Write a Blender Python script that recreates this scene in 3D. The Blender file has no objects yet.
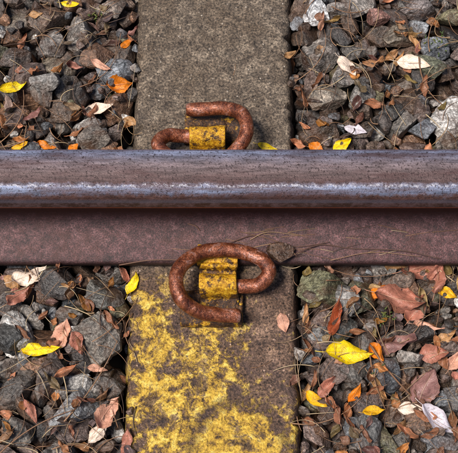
import bpy, math, random
import numpy as np
from mathutils import Vector, Matrix, Euler, noise
random.seed(7); rng=np.random.default_rng(11)
S=bpy.context.scene
S.view_settings.view_transform='Standard'; S.view_settings.look='None'; S.view_settings.exposure=0
# ---------------------------------------------------------------- camera
TH=math.radians(20); D=1.6; TG=np.array([0.023,-0.014,0.0]); PX=0.00142
cam=bpy.data.cameras.new('Camera'); co=bpy.data.objects.new('Camera',cam); S.collection.objects.link(co)
co.location=(TG[0],TG[1]-D*math.sin(TH),D*math.cos(TH)); co.rotation_euler=(TH,0,0)
cam.sensor_width=36; cam.lens=36*D/(458*PX); cam.clip_start=0.05; cam.clip_end=2000
S.camera=co
def plan(u,v,z=0.0):
    """survey grid -> metres on the horizontal plane at height z"""
    c=np.array(co.location); d=np.array([(u-229)*PX,0,0])+np.array([0,math.cos(TH),math.sin(TH)])*(226.5-v)*PX+np.array([0,math.sin(TH),-math.cos(TH)])*D
    t=(z-c[2])/d[2]; p=c+d*t
    return float(p[0]),float(p[1])
# ---------------------------------------------------------------- helpers
def srgb(r,g,b):
    f=lambda c:(c/255/12.92) if c/255<=0.04045 else ((c/255+0.055)/1.055)**2.4
    return (f(r),f(g),f(b),1)
def newmat(n):
    m=bpy.data.materials.new(n); m.use_nodes=True; nt=m.node_tree
    return m,nt,nt.nodes['Principled BSDF']
class NB:
    def __init__(s,nt): s.nt=nt
    def n(s,t,**k):
        x=s.nt.nodes.new(t)
        for a,b in k.items(): setattr(x,a,b)
        return x
    def set(s,inp,val):
        if isinstance(val,bpy.types.NodeSocket): s.nt.links.new(val,inp)
        else: inp.default_value=val
    def noise(s,vec,scale,detail=4,rough=.6,dist=0):
        x=s.n('ShaderNodeTexNoise'); s.set(x.inputs['Vector'],vec); x.inputs['Scale'].default_value=scale
        x.inputs['Detail'].default_value=detail; x.inputs['Roughness'].default_value=rough; x.inputs['Distortion'].default_value=dist
        return x.outputs['Fac']
    def vor(s,vec,scale,feature='F1',out='Distance'):
        x=s.n('ShaderNodeTexVoronoi',feature=feature); s.set(x.inputs['Vector'],vec); x.inputs['Scale'].default_value=scale
        return x.outputs[out]
    def ramp(s,fac,pts,interp='LINEAR'):
        x=s.n('ShaderNodeValToRGB'); s.set(x.inputs['Fac'],fac); cr=x.color_ramp; cr.interpolation=interp
        while len(cr.elements)<len(pts): cr.elements.new(1)
        for e,(p,c) in zip(cr.elements,pts):
            e.position=p; e.color=c if isinstance(c,tuple) else (c,c,c,1)
        return x.outputs['Color']
    def mix(s,f,a,b,mode='MIX'):
        x=s.n('ShaderNodeMix',data_type='RGBA',blend_type=mode)
        s.set(x.inputs[0],f); s.set(x.inputs[6],a); s.set(x.inputs[7],b); return x.outputs[2]
    def math(s,op,a,b=0.0,c=None,clamp=False):
        x=s.n('ShaderNodeMath',operation=op,use_clamp=clamp); s.set(x.inputs[0],a); s.set(x.inputs[1],b)
        if c is not None: s.set(x.inputs[2],c)
        return x.outputs[0]
    def rng(s,v,a,b,c=0.0,d=1.0):
        x=s.n('ShaderNodeMapRange'); s.set(x.inputs[0],v)
        for i,q in enumerate((a,b,c,d)): x.inputs[i+1].default_value=q
        return x.outputs[0]
    def relief(s,items):
        """items: (height 0..1, metres)"""
        t=None
        for f,m in items:
            q=s.math('MULTIPLY',f,m); t=q if t is None else s.math('ADD',t,q)
        x=s.n('ShaderNodeBump'); x.inputs['Distance'].default_value=1.0; x.inputs['Strength'].default_value=1.0
        s.set(x.inputs['Height'],t); return x.outputs[0]
    def coord(s,scale=None):
        x=s.n('ShaderNodeTexCoord').outputs['Object']
        if scale:
            m=s.n('ShaderNodeMapping'); s.set(m.inputs['Vector'],x); m.inputs['Scale'].default_value=scale; return m.outputs[0]
        return x
    def sep(s,v):
        x=s.n('ShaderNodeSeparateXYZ'); s.set(x.inputs[0],v); return x.outputs
def mesh_obj(name,verts,faces,mat,smooth=True,parent=None,cols=None,uvs=None,sharp=None):
    me=bpy.data.meshes.new(name); verts=np.asarray(verts,dtype=np.float32)
    if isinstance(faces,np.ndarray):
        me.vertices.add(len(verts)); me.vertices.foreach_set('co',verts.ravel())
        k=faces.shape[1]; n=len(faces)
        me.loops.add(n*k); me.loops.foreach_set('vertex_index',faces.astype(np.int32).ravel())
        me.polygons.add(n); me.polygons.foreach_set('loop_start',np.arange(0,n*k,k,dtype=np.int32))
        me.update(calc_edges=True)
    else:
        me.from_pydata([tuple(map(float,v)) for v in verts],[],faces); me.update()
    me.polygons.foreach_set('use_smooth',[smooth]*len(me.polygons))
    if sharp: me.set_sharp_from_angle(angle=math.radians(sharp))
    if cols is not None:
        a=me.color_attributes.new('col','FLOAT_COLOR','POINT'); c=np.ones((len(verts),4),np.float32); c[:,:cols.shape[1]]=cols
        a.data.foreach_set('color',c.ravel())
    if uvs is not None:
        l=me.uv_layers.new(name='UVMap'); idx=np.zeros(len(me.loops),np.int32); me.loops.foreach_get('vertex_index',idx)
        l.data.foreach_set('uv',np.asarray(uvs,np.float32)[idx].ravel())
    me.materials.append(mat)
    o=bpy.data.objects.new(name,me); S.collection.objects.link(o)
    if parent: o.parent=parent
    return o
def catmull(P,n=10):
    P=np.array(P,float); Q=np.vstack([2*P[0]-P[1],P,2*P[-1]-P[-2]]); out=[]
    for i in range(1,len(Q)-2):
        for t in np.linspace(0,1,n,endpoint=False):
            a,b,c,d=Q[i-1],Q[i],Q[i+1],Q[i+2]
            out.append(.5*((2*b)+(-a+c)*t+(2*a-5*b+4*c-d)*t*t+(-a+3*b-3*c+d)*t**3))
    out.append(Q[-2]); return np.array(out)
def tube(path,rad,sides=8,cap=True):
    path=np.asarray(path,float); n=len(path); rad=np.broadcast_to(rad,(n,)); T=np.gradient(path,axis=0)
    T/=np.linalg.norm(T,axis=1)[:,None]+1e-12; up=np.array([0,0,1.]) if abs(T[0][2])<.9 else np.array([1.,0,0]); V=[];F=[]
    N=np.cross(T[0],up); N/=np.linalg.norm(N)
    for i in range(n):
        N=N-T[i]*N.dot(T[i]); N/=np.linalg.norm(N); B=np.cross(T[i],N)
        for k in range(sides):
            a=2*math.pi*k/sides; V.append(path[i]+rad[i]*(N*math.cos(a)+B*math.sin(a)))
    for i in range(n-1):
        for k in range(sides):
            F.append((i*sides+k,i*sides+(k+1)%sides,(i+1)*sides+(k+1)%sides,(i+1)*sides+k))
    if cap:
        F.append(tuple(range(sides))[::-1]); F.append(tuple(range((n-1)*sides,n*sides)))
    return V,F
# ---------------------------------------------------------------- materials
def mat_stone():
    m,nt,b=newmat('ballast_rock'); B=NB(nt); c=B.coord()
    at=B.n('ShaderNodeAttribute',attribute_name='col').outputs['Color']
    n1=B.noise(c,42,4,.68,.4); n2=B.noise(c,260,3,.75)
    col=B.mix(1.0,at,B.ramp(n1,[(.28,.36),(.5,.92),(.7,1.8)]),'MULTIPLY')
    col=B.mix(1.0,col,B.ramp(n2,[(.32,.30),(.5,.9),(.68,2.2)]),'MULTIPLY')
    rust=B.rng(B.noise(c,24,3,.7,.6),.48,.66,0,.65); col=B.mix(rust,col,(.10,.045,.022,1))
    B.set(b.inputs['Base Color'],col)
    B.set(b.inputs['Roughness'],B.rng(n1,.3,.7,.28,.66)); b.inputs['Specular IOR Level'].default_value=.6
    B.set(b.inputs['Normal'],B.relief([(n1,.0055),(n2,.0020)])); return m
def mat_ground():
    m,nt,b=newmat('soil_and_gravel'); B=NB(nt); c=B.coord()
    v=B.vor(c,32); col=B.ramp(B.vor(c,32,'F1','Color'),[(.2,(.03,.022,.018,1)),(.6,(.09,.07,.06,1)),(.9,(.18,.16,.15,1))])
    col=B.mix(B.rng(v,.2,.7),col,(.018,.012,.009,1))
    B.set(b.inputs['Base Color'],col); b.inputs['Roughness'].default_value=.9
    B.set(b.inputs['Normal'],B.relief([(B.math('SUBTRACT',1.0,v),.02)])); return m
def mat_sleeper():
    m,nt,b=newmat('weathered_concrete'); B=NB(nt); c=B.coord(); x,y,z=B.sep(c)
    big=B.noise(c,9,4,.62,.5); med=B.noise(c,52,5,.72,.3); fine=B.noise(c,300,3,.8)
    base=B.ramp(med,[(.28,srgb(48,40,35)),(.5,srgb(100,87,74)),(.70,srgb(154,137,118))])
    base=B.mix(B.rng(big,.38,.62,0,.7),base,srgb(82,66,50))
    base=B.mix(1.0,base,B.ramp(fine,[(.34,.15),(.5,1.0),(.66,2.3)]),'MULTIPLY')
    vv=B.vor(c,140); ag=B.rng(vv,.10,.24,1,0); agc=B.ramp(B.vor(c,140,'F1','Color'),[(.3,srgb(22,17,16)),(.6,srgb(100,82,70)),(.85,srgb(220,204,186))])
    base=B.mix(B.math('MULTIPLY',ag,.75),base,agc)
    base=B.mix(B.rng(y,-.05,-.11,0,1),base,B.mix(1.0,base,(1.06,.84,.78,1),'MULTIPLY'))
    reg=B.rng(y,-.075,-.12,0,1); lf=B.noise(c,14,6,.76,.5)
    dx=B.math('SUBTRACT',x,.036); dy=B.math('SUBTRACT',y,-.33); r=B.math('SQRT',B.math('ADD',B.math('MULTIPLY',dx,dx),B.math('MULTIPLY',dy,dy)))
    disk=B.rng(r,.036,.058,.14,0); left=B.rng(B.math('ABSOLUTE',B.math('ADD',x,.078)),.015,.045,.07,0)
    mid=B.rng(B.math('ABSOLUTE',B.math('ADD',x,.015)),.015,.04,.07,0)
    rgt=B.math('MULTIPLY',B.rng(x,.03,.07,0,-.16),B.rng(y,-.27,-.2,0,1))
    s=B.math('ADD',B.math('ADD',lf,disk),B.math('ADD',left,mid)); s=B.math('ADD',B.math('ADD',s,rgt),B.math('MULTIPLY',B.math('SUBTRACT',med,.5),1.1))
    s=B.math('ADD',s,B.rng(y,-.1,-.22,-.01,.055))
    my=B.math('MULTIPLY',B.rng(s,.50,.64,0,.92),reg)
    yel=B.ramp(med,[(.3,srgb(110,80,36)),(.42,srgb(172,132,46)),(.54,srgb(214,172,58)),(.68,srgb(242,214,110))])
    yel=B.mix(1.0,yel,B.ramp(fine,[(.34,.4),(.5,1.0),(.66,1.3)]),'MULTIPLY')
    col=B.mix(my,base,yel)
    dk=B.math('MULTIPLY',B.rng(B.noise(c,24,6,.8,.5),.51,.58,0,.85),reg); col=B.mix(dk,col,B.mix(1.0,B.ramp(med,[(.3,srgb(40,29,26)),(.5,srgb(82,62,54)),(.7,srgb(128,100,86))]),B.ramp(fine,[(.34,.3),(.5,1.0),(.66,1.8)]),'MULTIPLY'))
    ring=B.rng(B.math('ABSOLUTE',B.math('SUBTRACT',r,.064)),.002,.014,.85,0)
    col=B.mix(B.math('MULTIPLY',B.math('MULTIPLY',ring,reg),B.rng(med,.4,.6)),col,srgb(58,44,36))
    B.set(b.inputs['Base Color'],col); b.inputs['Roughness'].default_value=.72
    B.set(b.inputs['Normal'],B.relief([(med,.0035),(fine,.0020),(ag,.0010),(my,.0010)])); return m
def mat_rail():
    m,nt,b=newmat('rusted_rail_steel'); B=NB(nt); c=B.coord(); st=B.coord((.12,1,1)); x,y,z=B.sep(c)
    n70=B.noise(c,70,4,.75); ys=B.math('ADD',y,B.math('MULTIPLY',B.math('SUBTRACT',n70,.5),.014))
    streak=B.noise(st,220,3,.7); fine=B.noise(c,520,3,.78); blot=B.noise(c,24,4,.7)
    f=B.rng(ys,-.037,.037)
    head=B.ramp(f,[(.0,srgb(76,44,36)),(.06,srgb(98,70,64)),(.11,srgb(106,110,130)),(.20,srgb(134,142,166)),(.245,srgb(112,108,122)),(.29,srgb(82,62,60)),(.45,srgb(106,88,86)),(.62,srgb(128,112,114)),(.78,srgb(120,116,130)),(.88,srgb(152,158,184)),(1.0,srgb(128,98,106))])  # blue-grey stops paint sky reflection and edge highlight into the steel colour
    head=B.mix(1.0,head,B.ramp(streak,[(.3,.5),(.5,1.0),(.7,1.45)]),'MULTIPLY')
    rm=B.rng(B.noise(st,30,5,.78),.47,.62,0,.75); head=B.mix(rm,head,srgb(86,60,58))
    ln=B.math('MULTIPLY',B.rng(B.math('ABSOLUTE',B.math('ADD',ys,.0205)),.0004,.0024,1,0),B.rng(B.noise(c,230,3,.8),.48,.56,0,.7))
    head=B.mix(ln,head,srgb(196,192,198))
    sp=B.rng(B.noise(c,330,3,.75),.55,.62,0,.85); head=B.mix(sp,head,srgb(46,32,32))
    foot=B.ramp(B.noise(c,80,5,.78),[(.3,srgb(38,20,20)),(.5,srgb(78,48,48)),(.7,srgb(118,82,82))])
    foot=B.mix(1.0,foot,B.ramp(fine,[(.34,.2),(.5,1.0),(.66,2.2)]),'MULTIPLY')
    foot=B.mix(B.rng(blot,.5,.68,0,.55),foot,srgb(76,38,26))
    edge=B.rng(z,.018,.023,.8,0); foot=B.mix(edge,foot,srgb(36,18,14))
    web=B.rng(z,.034,.05); foot=B.mix(web,foot,srgb(70,30,17))
    hm=B.rng(z,.150,.160)
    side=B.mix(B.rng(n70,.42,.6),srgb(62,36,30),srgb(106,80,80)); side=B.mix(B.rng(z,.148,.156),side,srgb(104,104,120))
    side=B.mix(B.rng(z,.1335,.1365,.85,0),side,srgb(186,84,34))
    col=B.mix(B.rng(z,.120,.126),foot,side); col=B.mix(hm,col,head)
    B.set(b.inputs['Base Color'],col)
    B.set(b.inputs['Metallic'],B.math('MULTIPLY',hm,.45)); B.set(b.inputs['Roughness'],B.mix(hm,(.55,)*3+(1,),B.ramp(n70,[(.3,.42),(.7,.68)])))
    B.set(b.inputs['Normal'],B.relief([(fine,.0007),(streak,.0003),(blot,.0010),(n70,.0008)])); return m
def mat_clip():
    m,nt,b=newmat('rusty_spring_steel'); B=NB(nt); c=B.coord()
    n=B.noise(c,50,5,.75,.4); f=B.noise(c,380,3,.78)
    col=B.ramp(n,[(.3,srgb(40,20,16)),(.45,srgb(100,50,32)),(.56,srgb(146,84,56)),(.66,srgb(178,136,126))])  # last, mauve stop paints glints of polished steel into the rust colour
    col=B.mix(1.0,col,B.ramp(f,[(.34,.35),(.5,1.0),(.66,1.5)]),'MULTIPLY')
    B.set(b.inputs['Base Color'],col); b.inputs['Metallic'].default_value=.35; B.set(b.inputs['Roughness'],B.rng(n,.3,.7,.48,.24))
    B.set(b.inputs['Normal'],B.relief([(f,.0008),(n,.0020)])); return m
def mat_yellow():
    m,nt,b=newmat('crusty_yellow_paint_on_iron'); B=NB(nt); c=B.coord(); x,y,z=B.sep(c)
    n=B.noise(c,70,5,.74); f=B.noise(c,300,4,.74)
    yel=B.ramp(f,[(.3,srgb(104,66,14)),(.46,srgb(184,128,20)),(.58,srgb(226,172,32)),(.7,srgb(250,222,90))])
    lowz=B.rng(z,.014,.040,.13,-.02)
    col=B.mix(B.rng(B.math('ADD',n,lowz),.49,.58),yel,B.ramp(f,[(.3,srgb(18,11,9)),(.5,srgb(62,38,23)),(.7,srgb(130,88,44))]))
    B.set(b.inputs['Base Color'],col); b.inputs['Roughness'].default_value=.5
    B.set(b.inputs['Normal'],B.relief([(f,.0014),(n,.0030)])); return m
def mat_leaf():
    m,nt,b=newmat('dry_leaf'); B=NB(nt); c=B.coord()
    at=B.n('ShaderNodeAttribute',attribute_name='col').outputs['Color']
    uv=B.n('ShaderNodeTexCoord').outputs['UV']; u,v,_=B.sep(uv)
    av=B.math('ABSOLUTE',B.math('SUBTRACT',v,.5))
    rib=B.rng(av,.01,.035,1,0)
    sv=B.math('FRACT',B.math('MULTIPLY',B.math('SUBTRACT',u,B.math('MULTIPLY',av,.45)),11.0)); sv=B.rng(B.math('ABSOLUTE',B.math('SUBTRACT',sv,.5)),.0,.12,1,0)
    n=B.noise(c,95,4,.72,.4)
    col=B.mix(1.0,at,B.ramp(n,[(.3,.5),(.5,1.0),(.7,1.25)]),'MULTIPLY')
    spots=B.rng(B.noise(c,170,2,.7),.60,.68,0,.45); col=B.mix(spots,col,B.mix(.7,col,(.09,.04,.015,1)))
    edge=B.math('MULTIPLY',B.rng(av,.36,.5,0,1),B.rng(n,.4,.6,0,.7)); col=B.mix(edge,col,B.mix(.6,col,(.16,.07,.02,1)))
    vein=B.math('MAXIMUM',rib,B.math('MULTIPLY',sv,.35)); col=B.mix(B.math('MULTIPLY',vein,.45),col,B.mix(.5,col,(.75,.55,.35,1)))
    B.set(b.inputs['Base Color'],col); b.inputs['Roughness'].default_value=.42; b.inputs['Specular IOR Level'].default_value=.5
    B.set(b.inputs['Normal'],B.relief([(vein,.0006),(n,.0022)]))
    tr=B.n('ShaderNodeBsdfTranslucent'); B.set(tr.inputs['Color'],col); mx=B.n('ShaderNodeMixShader'); mx.inputs[0].default_value=.12
    nt.links.new(b.outputs[0],mx.inputs[1]); nt.links.new(tr.outputs[0],mx.inputs[2]); nt.links.new(mx.outputs[0],nt.nodes['Material Output'].inputs['Surface'])
    return m
def mat_attr(name,rough=.6):
    m,nt,b=newmat(name); B=NB(nt)
    at=B.n('ShaderNodeAttribute',attribute_name='col').outputs['Color']
    B.set(b.inputs['Base Color'],at); b.inputs['Roughness'].default_value=rough
    return m
M_ST=mat_stone(); M_GR=mat_ground(); M_SL=mat_sleeper(); M_RA=mat_rail(); M_CL=mat_clip(); M_YE=mat_yellow(); M_LE=mat_leaf(); M_TW=mat_attr('twig_bark')
# ---------------------------------------------------------------- ground sheet
mesh_obj('ground',[(-150,-150,-.075),(150,-150,-.075),(150,150,-.075),(-150,150,-.075)],[(0,1,2,3)],M_GR,False)
# ---------------------------------------------------------------- sleeper
HW=.114
def sleeper():
    ys=list(np.arange(-1.25,-.46,.03))+list(np.arange(-.46,.46,.003))+list(np.arange(.46,1.26,.03))
    sec=[(-HW-.03,-.2),(-HW-.018,-.12),(-HW-.012,-.08),(-HW-.008,-.05),(-HW-.005,-.03),(-HW-.003,-.018),(-HW-.001,-.011),(-HW+.0005,-.006),(-HW+.003,-.0025),(-HW+.006,-.0007)]
    top=[(x,0) for x in np.linspace(-HW+.010,HW-.010,50)]
    sec=sec+top+[(-a,b) for a,b in sec[::-1]]
    V=[]
    for y in ys:
        for x,z in sec:
            edge=(z<-.0001 or abs(x)>HW-.02)
            w=(noise.noise(Vector((x*8,y*6,z*8)))*.002+noise.fractal(Vector((x*30,y*70,z*30)),1,2,3)*.0012)*(1 if edge else 0)
            e=min(1,max(0,(abs(x)-HW+.016)/.016))
            chip=max(0,noise.noise(Vector((3+x*45,y*60,1)))-.18)*.018*e
            dz=noise.fractal(Vector((x*60,y*60,0)),1,2,4)*.0012+noise.noise(Vector((x*12,y*12,5)))*.0012
            s=1 if x>0 else -1
            V.append((x-s*chip+s*w,y,z+dz-chip*.7))
    n=len(sec); F=[]
    for i in range(len(ys)-1):
        for k in range(n-1): F.append((i*n+k,(i)*n+k+1,(i+1)*n+k+1,(i+1)*n+k))
    F.append(tuple(range(n))); F.append(tuple(range((len(ys)-1)*n,len(ys)*n))[::-1])
    mesh_obj('concrete_sleeper',V,F,M_SL)
sleeper()
# ---------------------------------------------------------------- rail
half=[(75,8),(75.5,14),(75,19),(72,21.5),(60,24.5),(40,29.5),(24,34.5),(15,40),(10.5,48),(8.5,60),(8,80),(8.5,105),(10,115),(14,121),(22,125),(31,128),(35.5,130),(36.8,133),(36.8,145),(36,155),(34,161),(30,166),(24,169.3),(15,171.2),(7,172),(0,172.3)]
def rail():
    pr=[(a/1000,b/1000) for a,b in half]; full=pr+[(-a,b) for a,b in pr[::-1][1:]]
    q=[]
    for i in range(len(full)-1):
        a,b=np.array(full[i]),np.array(full[i+1]); k=max(1,int(np.linalg.norm(b-a)/.004))
        for t in range(k): q.append(a+(b-a)*t/k)
    q.append(np.array(full[-1])); full=q
    xs=list(np.arange(-6,-.42,.2))+list(np.arange(-.42,.46,.006))+list(np.arange(.46,6,.2)); n=len(full); V=[]
    for x in xs:
        for a,b in full:
            d=noise.noise(Vector((x*14,a*60,b*60)))*.0004 if b<.12 else noise.noise(Vector((x*6,a*20,b*20)))*.00012
            V.append((x,a,b+d))
    F=[(i*n+k,(i+1)*n+k,(i+1)*n+k+1,i*n+k+1) for i in range(len(xs)-1) for k in range(n-1)]
    F+=[(i*n+n-1,(i+1)*n+n-1,(i+1)*n,i*n) for i in range(len(xs)-1)]
    F.append(tuple(range(n))[::-1]); F.append(tuple(range((len(xs)-1)*n,len(xs)*n)))
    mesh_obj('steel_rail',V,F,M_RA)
rail()
def foot_z(y):
    y=abs(y)*1000; a=[(75,20),(72,21.5),(60,24.5),(40,29.5),(24,34.5),(15,40),(8,60)]
    return float(np.interp(y,[p[0] for p in a[::-1]],[p[1] for p in a[::-1]]))/1000
# ---------------------------------------------------------------- fastening
M_PAD=newmat('rubber_pad')[0]; M_PAD.node_tree.nodes['Principled BSDF'].inputs['Base Color'].default_value=(.02,.018,.016,1)
pad=mesh_obj('rail_pad',[(x,y,z) for z in (.0015,.0078) for x,y in ((-.09,-.072),(.09,-.072),(.09,.072),(-.09,.072))],[(0,3,2,1),(4,5,6,7),(0,1,5,4),(1,2,6,5),(2,3,7,6),(3,0,4,7)],M_PAD,False)
import bmesh
def bevel(o,w,seg=3):
    md=o.modifiers.new('b','BEVEL'); md.width=w; md.segments=seg; md.limit_method='ANGLE'; md.angle_limit=math.radians(25)
def prism(name,prof,x0,x1,mat,parent,bev=.0025,seed=0):
    prof=[(a/1000,b/1000) for a,b in prof]; n=len(prof); xs=np.linspace(x0,x1,12); V=[]
    for i,x in enumerate(xs):
        for a,b in prof:
            V.append((x+noise.noise(Vector((a*70,b*70,seed)))*.003,a+noise.noise(Vector((x*60,a*50,seed+2)))*.0018,b+(noise.noise(Vector((x*70,a*60,seed+5)))*.0026 if b>.004 else 0)))
    F=[(i*n+k,(i+1)*n+k,(i+1)*n+(k+1)%n,i*n+(k+1)%n) for i in range(len(xs)-1) for k in range(n)]
    F.append(tuple(range(n))[::-1]); F.append(tuple(range((len(xs)-1)*n,len(xs)*n)))
    o=mesh_obj(name,V,F,mat,False,parent)
    bm=bmesh.new(); bm.from_mesh(o.data); bmesh.ops.recalc_face_normals(bm,faces=bm.faces); bm.to_mesh(o.data); bm.free()
    bevel(o,bev,2); return o
def assembly(rot):
    R=Matrix.Rotation(rot,4,'Z')
    e=bpy.data.objects.new('rail_shoulder',None); S.collection.objects.link(e)
    prism('housing',[(-78,-1),(-78,33),(-81,37),(-86,37),(-88,24),(-94,24),(-96,37),(-100,46),(-107,50),(-115,50),(-121,46),(-125,37),(-127,22),(-136,17),(-146,16),(-150,12),(-150,-1)],-.017,.034,M_YE,e,seed=1)
    prism('base_plate',[(-112,-1),(-112,11),(-117,14.5),(-148,14),(-159,12),(-162,7),(-162,-1)],-.044,.042,M_YE,e,seed=4)
    prism('insulator',[(-54,27.2),(-54,30.5),(-76.5,27.5),(-76.5,-.5),(-80,-.5),(-80,31),(-78,33),(-72,34.5),(-56,36),(-52,33)],-.020,.036,M_YE,e,.0015,seed=8)
    e.matrix_world=R
    P=[(207,285,30),(225,285,30),(244,286.5,31),(260,284,37),(269,272,44),(262,260,46),(245,253,44),(225,250,43.5),(203,252,46),(185,262,54),(176,278,59),(181,298,55),(198,311,43),(219,315,34.5),(240,316,31)]
    pts=[]
    for u,v,z in P:
        x,y=plan(u,v,z/1000); pts.append((x,y,z/1000))
    path=catmull(pts,12); rad=np.full(len(path),.0101); rad[-1]=.0086; rad[-2]=.0094
    V,F=tube(path,rad,28); V=np.array(V)
    for i in range(len(V)):
        q=Vector(V[i]*90); V[i]+=np.array([noise.noise(q),noise.noise(q+Vector((5,0,0))),noise.noise(q+Vector((0,7,0)))])*.0007
    o=mesh_obj('spring_rail_clip',V,F,M_CL); o.data.polygons[-1].use_smooth=False; o.data.polygons[-2].use_smooth=False
    o.matrix_world=R
assembly(0); assembly(math.pi)
# ---------------------------------------------------------------- ballast by dropping stones on a height field
def ico(sub):
    bm=bmesh.new(); bmesh.ops.create_icosphere(bm,subdivisions=sub,radius=1); v=np.array([x.co[:] for x in bm.verts]); f=np.array([[q.index for q in p.verts] for p in bm.faces]); bm.free()
    v/=np.linalg.norm(v,axis=1)[:,None]; return v,f
IC={k:ico(k) for k in (3,4,5)}
def shape(sub,seed,flat=1):
    r=np.random.default_rng(seed); v,f=IC[sub]; npl=r.integers(8,13)
    nn=r.normal(size=(npl,3)); nn/=np.linalg.norm(nn,axis=1)[:,None]; dd=r.uniform(.42,.85,npl)
    dots=v@nn.T; rr=np.where(dots>.02,dd/np.maximum(dots,.02),9); rr=np.sort(rr,axis=1)
    r0=np.minimum(rr[:,0],1.1)
    off=r.uniform(0,100,3)
    p=v*r0[:,None]
    nz=np.array([noise.fractal(Vector(q*2.6+off),1,2,3) for q in p]); p=v*(r0*(1+nz*.05))[:,None]
    p*=np.array([1,r.uniform(.62,.95),r.uniform(.5,.85)])*1.12; return p
SH={k:[shape(k,100*k+i) for i in range(c)] for k,c in ((3,40),(4,40))}
G=.003; X0,X1,Y0,Y1=-.52,.57,-.5,.52; NX=int((X1-X0)/G); NY=int((Y1-Y0)/G)
H=np.full((NX,NY),-.07); gx=X0+(np.arange(NX)+.5)*G; gy=Y0+(np.arange(NY)+.5)*G
H[np.abs(gx)<HW+.0005,:]=9
def raster(p):
    ix=np.floor(p[:,0]/G).astype(int); iy=np.floor(p[:,1]/G).astype(int); ax,ay=ix.min(),iy.min()
    lo=np.full((ix.max()-ax+1,iy.max()-ay+1),np.inf); up=np.full(lo.shape,-np.inf)
    np.minimum.at(lo,(ix-ax,iy-ay),p[:,2]); np.maximum.at(up,(ix-ax,iy-ay),p[:,2]); return ax,ay,lo,up
def rest(ras,cx,cy,pct):
    ax,ay,lo,up=ras; i=int((cx-X0)/G)+ax; j=int((cy-Y0)/G)+ay
    if i<0 or j<0 or i+lo.shape[0]>NX or j+lo.shape[1]>NY: return None
    h=H[i:i+lo.shape[0],j:j+lo.shape[1]]; ok=np.isfinite(lo); d=(h-lo)[ok]
    if d.max()>5: return None
    d.sort(); return d[int((len(d)-1)*pct)],i,j
def rotm(tiltmax,yaw=None):
    return np.array(Euler((random.gauss(0,tiltmax),random.gauss(0,tiltmax),random.uniform(0,6.28) if yaw is None else yaw)).to_matrix())
PAL=[((.045,.036,.032),7),((.10,.068,.05),7),((.17,.148,.13),4),((.125,.088,.075),5),((.46,.43,.40),1.8),((.11,.10,.058),1.5),((.15,.155,.165),2.5),((.16,.085,.05),2.5)]
PW=np.array([w for _,w in PAL]); PW/=PW.sum()
SV,SF,SC=[],[],[]; nv=0
def commit(p,f,c,x,y,z):
    global nv
    SV.append(p+np.array([x,y,z])); SF.append(f+nv); SC.append(np.tile(np.array(c)[None,:],(len(p),1))); nv+=len(p)
def limit(y): return -.002 if abs(y)<.092 else .014
def place(sub,size,n,cands,pct,lim_add=0,tilt=.5):
    c=0
    for _ in range(n):
        s=size(); k=random.randrange(40); p=SH[sub][k]*s@rotm(tilt).T; ras=raster(p); best=None
        top=p[:,2].max()
        for _ in range(cands):
            cx=random.uniform(X0,X1); cy=random.uniform(Y0,Y1); r=rest(ras,cx,cy,pct)
            if r is None or r[0]+top>limit(cy)+lim_add: continue
            if best is None or r[0]<best[0][0]: best=(r,cx,cy)
        if best is None: continue
        (z,i,j),cx,cy=best; lo,up=ras[2],ras[3]; h=H[i:i+lo.shape[0],j:j+lo.shape[1]]; np.maximum(h,z+up,out=h)
        cc=np.array(PAL[rng.choice(len(PAL),p=PW)][0])*random.uniform(.55,1.5)
        commit(p,IC[sub][1],cc,cx,cy,z); c+=1
    return c
n1=place(3,lambda:random.uniform(.02,.034),900,14,.8)
n2=place(4,lambda:random.triangular(.014,.038,.022),1000,16,.88)
print('layers',n1,n2,H[H<5].mean())
def key(u,v,lpx,wpx,hmm,ang,col,seed,z=None,tilt=.15):
    p=shape(5,seed); p=p/np.abs(p).max(axis=0)*np.array([lpx*PX/2,wpx*PX/2,hmm/2000])*1.06; R=rotm(tilt,0); Rz=np.array(Matrix.Rotation(math.radians(ang),3,'Z'))
    p=p@R.T@Rz.T; x,y=plan(u,v,0); 
    ras=raster(p); r=rest(ras,x,y,.55)
    if r is None:
        for dx in (.004,.008,.014,.02,-.004,-.008,-.014,-.02,.03,-.03):
            r=rest(ras,x+dx,y,.55)
            if r is not None: x+=dx; break
    if r is None: return
    zz,i,j=r; zz=min(zz,.024-p[:,2].max()); lo,up=ras[2],ras[3]; h=H[i:i+lo.shape[0],j:j+lo.shape[1]]; np.maximum(h,zz+up,out=h)
    commit(p,IC[5][1],[c*1.1 for c in col],x,y,zz)
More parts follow.
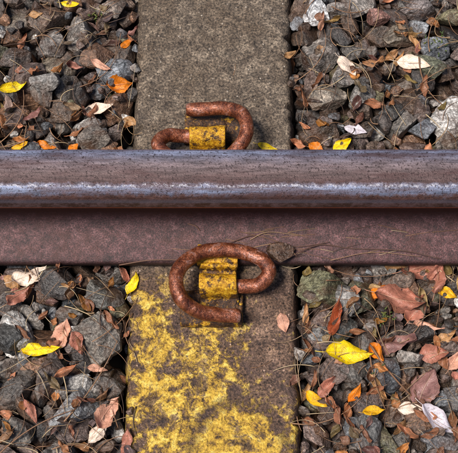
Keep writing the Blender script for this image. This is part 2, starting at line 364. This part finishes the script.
KEY=[(316,10,32,34,40,0,(.5,.49,.49)),(326,100,42,28,35,10,(.22,.18,.14)),(311,293,44,52,45,70,(.11,.105,.06)),(80,402,78,40,45,65,(.26,.26,.26)),(103,338,52,66,45,75,(.14,.12,.10)),
(58,285,58,34,40,12,(.06,.05,.045)),(104,292,40,34,38,0,(.13,.12,.105)),(20,392,52,34,38,60,(.075,.06,.05)),(12,342,32,36,38,20,(.05,.048,.045)),(52,62,52,26,34,-20,(.14,.11,.08)),
(92,137,36,32,34,10,(.12,.10,.085)),(48,84,34,24,30,30,(.18,.165,.15)),(345,15,40,20,30,0,(.2,.17,.15)),(427,72,46,26,34,-20,(.10,.10,.065)),(380,20,30,22,26,-30,(.20,.10,.08)),(425,125,34,26,30,30,(.12,.125,.14)),
(368,436,34,40,36,60,(.10,.095,.09)),(350,300,28,32,30,10,(.16,.15,.14)),(340,330,32,24,30,20,(.05,.05,.045)),(320,338,26,18,26,0,(.19,.18,.17)),(400,35,34,24,28,10,(.15,.12,.09)),(20,20,34,26,30,20,(.16,.13,.10)),
(50,378,40,30,34,80,(.09,.07,.06)),(8,300,26,30,30,0,(.10,.08,.07)),(15,430,34,30,30,0,(.08,.07,.06)),(422,8,44,26,32,0,(.17,.14,.13)),(360,95,38,30,34,70,(.15,.135,.12)),(390,110,28,26,28,10,(.06,.055,.05)),(440,440,38,26,32,0,(.12,.11,.11)),(405,440,30,30,30,0,(.08,.07,.06)),
(352,372,30,24,28,40,(.08,.07,.06)),(450,95,24,30,28,0,(.10,.095,.09)),(120,385,22,36,32,80,(.09,.08,.07)),(15,55,34,24,28,0,(.09,.07,.06)),(110,12,36,26,28,10,(.13,.10,.08)),(455,395,24,30,30,0,(.09,.08,.075))]
for i,k in enumerate(KEY): key(*k,seed=900+i)
for a in (1,-1): H[(gx*a<HW+.001)&(gx*a>HW-.008),:]=-.003
n3=place(3,lambda:random.triangular(.005,.012,.007),1900,5,.6,.002,.8)
print('chips',n3,nv)
mesh_obj('ballast_stones',np.vstack(SV),np.vstack(SF),M_ST,True,cols=np.vstack(SC),sharp=24)
SV,SF,SC=[],[],[]; nv=0
xk,yk=plan(279,254,.036); p=shape(5,58); p=p/np.abs(p).max(axis=0)*np.array([.022,.018,.012]); commit(p,IC[5][1],(.10,.055,.035),xk,yk,.034)
mesh_obj('ballast_stone',SV[0],SF[0],M_ST,True,cols=SC[0],sharp=24)
# ---------------------------------------------------------------- leaves
H[np.abs(gx)<HW+.001,:]=.001
def leafmesh(L,W,curl,fold,wav,seed,tip=1.0,nu=22,nvv=11):
    r=np.random.default_rng(seed); t=np.linspace(0,1,nu); s=np.linspace(-1,1,nvv); T,Sx=np.meshgrid(t,s,indexing='ij')
    k=min(1,wav)
    w=np.sin(np.pi*T**.8)**.85*(1-.25*T*tip); edge=1+.05*k*np.sin(T*40+r.uniform(0,6))*np.abs(Sx)+ .10*k*np.sin(T*9+r.uniform(0,6))*np.abs(Sx)
    X=(T-.5)*L; Y=Sx*W/2*w*edge+ .06*L*np.sin(T*3+r.uniform(0,3))
    Z=curl*L*(T-.5)**2*2+fold*np.abs(Y)*1.0+wav*L*(.05*np.sin(T*7+Sx*2+r.uniform(0,6))+.04*np.sin(T*13+r.uniform(0,6))*Sx+.05*np.sin(Sx*3+r.uniform(0,6)+T*4))
    V=np.stack([X.ravel(),Y.ravel(),Z.ravel()],1); F=[(i*nvv+k,(i+1)*nvv+k,(i+1)*nvv+k+1,i*nvv+k+1) for i in range(nu-1) for k in range(nvv-1)]
    UV=np.stack([T.ravel(),(Sx.ravel()+1)/2],1)
    pth=[(-L*.5-L*.22*q,V[nvv//2][1]+.03*L*q*q,V[nvv//2][2]+.01*L*q) for q in np.linspace(0,1,5)]
    tv,tf=tube(pth,L*.008,5); o=len(V); V=np.vstack([V,np.array(tv)]); F=F+[tuple(i+o for i in f) for f in tf]; UV=np.vstack([UV,np.full((len(tv),2),.5)])
    return V,F,UV
def fit_leaf(V,x,y,yaw,tx,ty,pct=.85):
    R=np.array(Euler((tx,ty,0)).to_matrix()); Rz=np.array(Matrix.Rotation(yaw,3,'Z')); p=V@R.T@Rz.T; r=rest(raster(p),x,y,pct)
    return p,r
def slope(x,y,rad=5):
    i=int((x-X0)/G); j=int((y-Y0)/G); h=H[max(0,i-rad):i+rad+1,max(0,j-rad):j+rad+1]
    if h.shape[0]<2*rad or h.shape[1]<2*rad: return 0,0
    a=np.arange(h.shape[0])-h.shape[0]/2; b=np.arange(h.shape[1])-h.shape[1]/2
    sx=(h*a[:,None]).sum()/((a**2).sum()*h.shape[1])/G; sy=(h*b[None,:]).sum()/((b**2).sum()*h.shape[0])/G
    return float(np.clip(sx,-.4,.4)),float(np.clip(sy,-.4,.4))
YEL=srgb(255,216,12);YE2=srgb(255,190,22);ORA=srgb(236,132,24);CRE=srgb(252,226,204);PNK=srgb(228,168,140);BRP=srgb(182,118,98);TAN=srgb(190,142,94);MAU=srgb(150,108,102);LIL=srgb(220,210,218);RED=srgb(168,80,46)
LV=[(12,84,30,13,28,YEL,.5),(70,2,20,9,0,YEL,.4),(97,104,36,15,14,CRE,.5),(118,80,28,22,20,ORA,1),(101,64,26,9,-22,PNK,.6),(125,39,16,9,60,ORA,.5),(46,143,20,10,-10,ORA,.6),(20,145,18,10,30,YE2,.6),(72,144,16,12,40,ORA,.8),(36,15,16,9,10,TAN,.6),
(347,66,30,19,-52,CRE,.4),(413,67,36,17,-16,CRE,.4),(318,144,22,13,-40,ORA,.7),(343,142,22,14,35,YEL,.6),(268,145,22,10,-12,YEL,.3),(357,126,26,13,-22,LIL,.4),(400,55,22,8,60,TAN,.5),(415,42,20,8,-40,TAN,.6),
(30,275,36,22,28,CRE,.7),(63,333,32,20,75,PNK,.7),(41,349,44,14,8,YEL,.35),(132,282,24,12,75,YEL,.6),(96,366,20,8,0,PNK,.6),(18,296,28,18,50,BRP,1),(78,343,24,15,-60,BRP,.8),(108,414,36,22,60,PNK,1),(98,432,26,14,50,CRE,.7),(12,283,22,14,-40,TAN,.9),(30,412,26,10,-60,BRP,.8),(125,440,26,12,80,BRP,.8),
(349,354,46,27,5,YEL,.35),(318,397,26,13,-35,YE2,.5),(373,413,24,11,15,YE2,.5),(449,290,22,12,-20,YE2,.6),(438,420,40,24,-35,LIL,.4),(412,409,26,14,-5,CRE,.5),(425,262,46,30,20,BRP,1.3),(402,296,50,30,-12,BRP,1.4),(428,386,40,30,70,MAU,.9),(398,342,40,22,15,MAU,1.2),
(336,322,38,14,80,RED,1),(329,384,26,14,60,BRP,1),(283,322,20,14,-70,PNK,.6),(377,353,22,14,-50,ORA,.9),(430,325,30,10,-5,PNK,.6),(455,358,22,14,60,PNK,.8),(379,288,20,14,40,ORA,.8),(436,352,30,20,10,BRP,1.2),(418,305,30,20,60,BRP,1.3),(440,275,34,20,80,BRP,1.3),(380,385,30,9,-50,TAN,.9),(448,335,22,12,30,TAN,1),
(290,52,16,8,40,TAN,.7),(130,115,18,10,-20,TAN,.7),(307,385,20,9,70,TAN,.8),(395,262,26,12,5,TAN,1),(355,392,22,10,60,ORA,.8)]
def put(u,v,l,w,a,c,wav,i):
    x,y=plan(u,v,.01); Vv,Ff,UV=leafmesh(l*PX,w*PX,.25*wav,.22*wav*random.choice((-1,1)) if wav>.6 else .12,wav*1.3,i*7+3)
    sx,sy=slope(x,y)
    yaw=math.radians(a); cx=math.cos(yaw)*sx+math.sin(yaw)*sy; cy=-math.sin(yaw)*sx+math.cos(yaw)*sy
    p,r=fit_leaf(Vv,x,y,yaw,math.atan(cy)*.8,-math.atan(cx)*.8)
    if r is None: return None
    return p+np.array([x,y,r[0]+.0012]),Ff,UV,np.tile(np.array(c)[None,:],(len(p),1))
NM={id(YEL):'yellow_leaf',id(YE2):'yellow_leaf',id(ORA):'orange_leaf',id(CRE):'pale_leaf',id(LIL):'pale_leaf'}
LVv=[];LF=[];LU=[];LC=[];off=0
def addlit(q):
    global off
    if q is None: return
    LVv.append(q[0]);LF.extend([tuple(k+off for k in f) for f in q[1]]);LU.append(q[2]);LC.append(q[3]);off+=len(q[0])
for i,(u,v,l,w,a,c,wav) in enumerate(LV):
    q=put(u,v,l,w,a,c,wav,i)
    if q is None: continue
    if id(c) in NM: mesh_obj(NM[id(c)],q[0],q[1],M_LE,True,cols=q[3],uvs=q[2])
    else: addlit(q)
for i in range(340):
    right=random.random()<.58; u=random.uniform(292,520) if right else random.uniform(-60,132); v=random.choice((random.uniform(-60,150),random.uniform(262,520),random.uniform(262,470)))
    c=random.choice([BRP,BRP,TAN,RED,MAU,PNK,BRP,ORA]); c=tuple(k*random.uniform(.25,.9) for k in c[:3])
    g=sum(c)/3; r0=max(c[0],c[1]*1.25); c=(r0,min(max(c[1],r0*.4),r0*.68),min(max(c[2],r0*.2),c[1]*.85),1)
    addlit(put(u,v,random.uniform(8,24),random.uniform(4,11),random.uniform(0,360),c,random.uniform(.8,1.8),1000+i))
mesh_obj('leaf_litter',np.vstack(LVv),LF,M_LE,True,cols=np.vstack(LC),uvs=np.vstack(LU))
# ---------------------------------------------------------------- twigs and needles
TV=[];TF=[];TC=[];to=0
def addt(path,r,col,sides=5):
    global to
    V,F=tube(path,r,sides); TV.extend(V);TF.extend([tuple(k+to for k in f) for f in F]);TC.extend([col]*len(V));to+=len(V)
def hz(x,y):
    i=int((x-X0)/G); j=int((y-Y0)/G)
    if not(2<=i<NX-2 and 2<=j<NY-2): return -.02
    return float(H[i-2:i+3,j-2:j+3].max())
TWC=[(.30,.19,.10),(.46,.34,.2),(.20,.10,.05),(.28,.15,.08),(.08,.045,.03)]
def ground_twig(x,y,L,a,bend,r,col):
    n=9; pts=[]
    for k in range(n):
        t=k/(n-1)-.5; aa=a+bend*t; pts.append([x+L*t*math.cos(a)-bend*L*(t*t)*math.sin(a),y+L*t*math.sin(a)+bend*L*(t*t)*math.cos(a)])
    hs=np.array([hz(*p) for p in pts]); A=np.polyfit(np.linspace(-1,1,n),hs,2); fit=np.polyval(A,np.linspace(-1,1,n)); fit+=max(0,np.percentile(hs-fit,75))+r
    addt([(p[0],p[1],f) for p,f in zip(pts,fit)],np.linspace(r,r*.5,n),col)
for i in range(650):
    right=random.random()<.55; u=random.uniform(292,520) if right else random.uniform(-60,134); v=random.choice((random.uniform(-60,148),random.uniform(265,520)))
    x,y=plan(u,v); ground_twig(x,y,random.uniform(.012,.06),random.uniform(0,6.28),random.gauss(0,.5),random.choice((.0004,.0005,.0006,.0009)),random.choice(TWC))
for (u,v,L,a,bd,r) in [(20,120,.09,70,.6,.0009),(110,70,.10,60,.8,.0008),(35,430,.12,30,-.3,.0012),(120,325,.09,50,.3,.0008),(390,375,.09,-50,.2,.0018),(375,385,.08,-75,.2,.0012),(320,62,.10,60,.8,.0008),(430,30,.10,70,-.4,.0009),(440,300,.10,85,.3,.0007),(330,420,.10,20,.5,.0009),(95,385,.13,60,.1,.0011),(300,260,.08,10,.5,.0008),(355,275,.11,-10,.4,.0008),(262,366,.03,20,.3,.0006),(235,70,.02,80,.2,.0005),(425,90,.08,-60,.5,.0012)]:
    x,y=plan(u,v); ground_twig(x,y,L,math.radians(a),bd,r,random.choice(TWC[2:4]))
def foot_twig(P,r,col):
    pts=[]
    for u,v,lift in P:
        y0=-.05
        for _ in range(6):
            z=foot_z(y0) if abs(y0)<.0755 else .012
            x,y0=plan(u,v,z)
        pts.append((x,y0,z+r+lift/1000))
    path=catmull(pts,5); addt(path,np.linspace(r,r*.6,len(path)),col)
foot_twig([(188,224,.2),(196,227,2),(200,231,.3)],.0007,(.2,.1,.06))
foot_twig([(195,258,6),(232,243,4),(258,236,1),(292,247,1),(330,243,3)],.0007,(.12,.06,.04))
foot_twig([(240,232,.5),(275,241,1),(310,255,1),(345,262,3)],.0006,(.16,.08,.05))
foot_twig([(250,240,.5),(268,233,3),(300,236,1)],.0006,(.35,.22,.12))
foot_twig([(285,262,12),(318,246,3),(352,249,1),(404,252,4),(440,262,12)],.0009,(.10,.05,.035))
foot_twig([(330,262,7),(372,253,2),(420,258,6)],.0006,(.28,.16,.09))
foot_twig([(120,268,12),(150,262,7),(182,262,8)],.0009,(.16,.08,.05))
foot_twig([(236,262,12),(250,252,14),(282,246,10),(296,258,9)],.0006,(.35,.2,.1))
for i in range(26):
    u=random.uniform(190,450); v=random.uniform(228,260); a=random.uniform(-.6,.6); l=random.uniform(6,20)
    foot_twig([(u-l*math.cos(a),v+l*math.sin(a)*.4,.3),(u,v,1),(u+l*math.cos(a),min(263,v-l*math.sin(a)*.4),.3)],.0004,random.choice(TWC))
mesh_obj('dry_twigs',TV,TF,M_TW,True,cols=np.array(TC))
# ---------------------------------------------------------------- tiny moss tufts
TV=[];TF=[];TC=[];to=0
for (u,v,n,sp) in [(386,318,24,.009),(95,18,14,.009),(438,45,26,.016),(378,368,8,.008)]:
    for k in range(n):
        x,y=plan(u,v); x+=random.gauss(0,sp*.6); y+=random.gauss(0,sp*.6); z=hz(x,y)-.004; a=random.uniform(0,6.28); L=random.uniform(.003,.008)
        addt([(x,y,z),(x+L*.3*math.cos(a),y+L*.3*math.sin(a),z+L*.6),(x+L*.8*math.cos(a),y+L*.8*math.sin(a),z+L*.9)],np.array([.0011,.0012,.0003]),random.choice([(.08,.11,.02),(.05,.08,.02),(.13,.14,.03)]),4)
mesh_obj('moss_tufts',TV,TF,M_TW,True,cols=np.array(TC))
# ---------------------------------------------------------------- light
w=bpy.data.worlds.new('World'); S.world=w; w.use_nodes=True; nt=w.node_tree; bg=nt.nodes['Background']
sk=nt.nodes.new('ShaderNodeTexSky'); sk.sky_type='NISHITA'; sk.sun_disc=False
EL=math.radians(66); AZ=math.radians(-108)   # azimuth from +Y, negative = towards -X
sk.sun_elevation=EL; sk.sun_rotation=AZ; nt.links.new(sk.outputs[0],bg.inputs['Color']); bg.inputs['Strength'].default_value=.075
sd=Vector((math.sin(AZ)*math.cos(EL),math.cos(AZ)*math.cos(EL),math.sin(EL)))
sl=bpy.data.lights.new('sun','SUN'); sl.energy=4.8; sl.angle=math.radians(20); sl.color=(1,.95,.89); so=bpy.data.objects.new('sun',sl); S.collection.objects.link(so)
so.rotation_euler=sd.to_track_quat('Z','Y').to_euler()
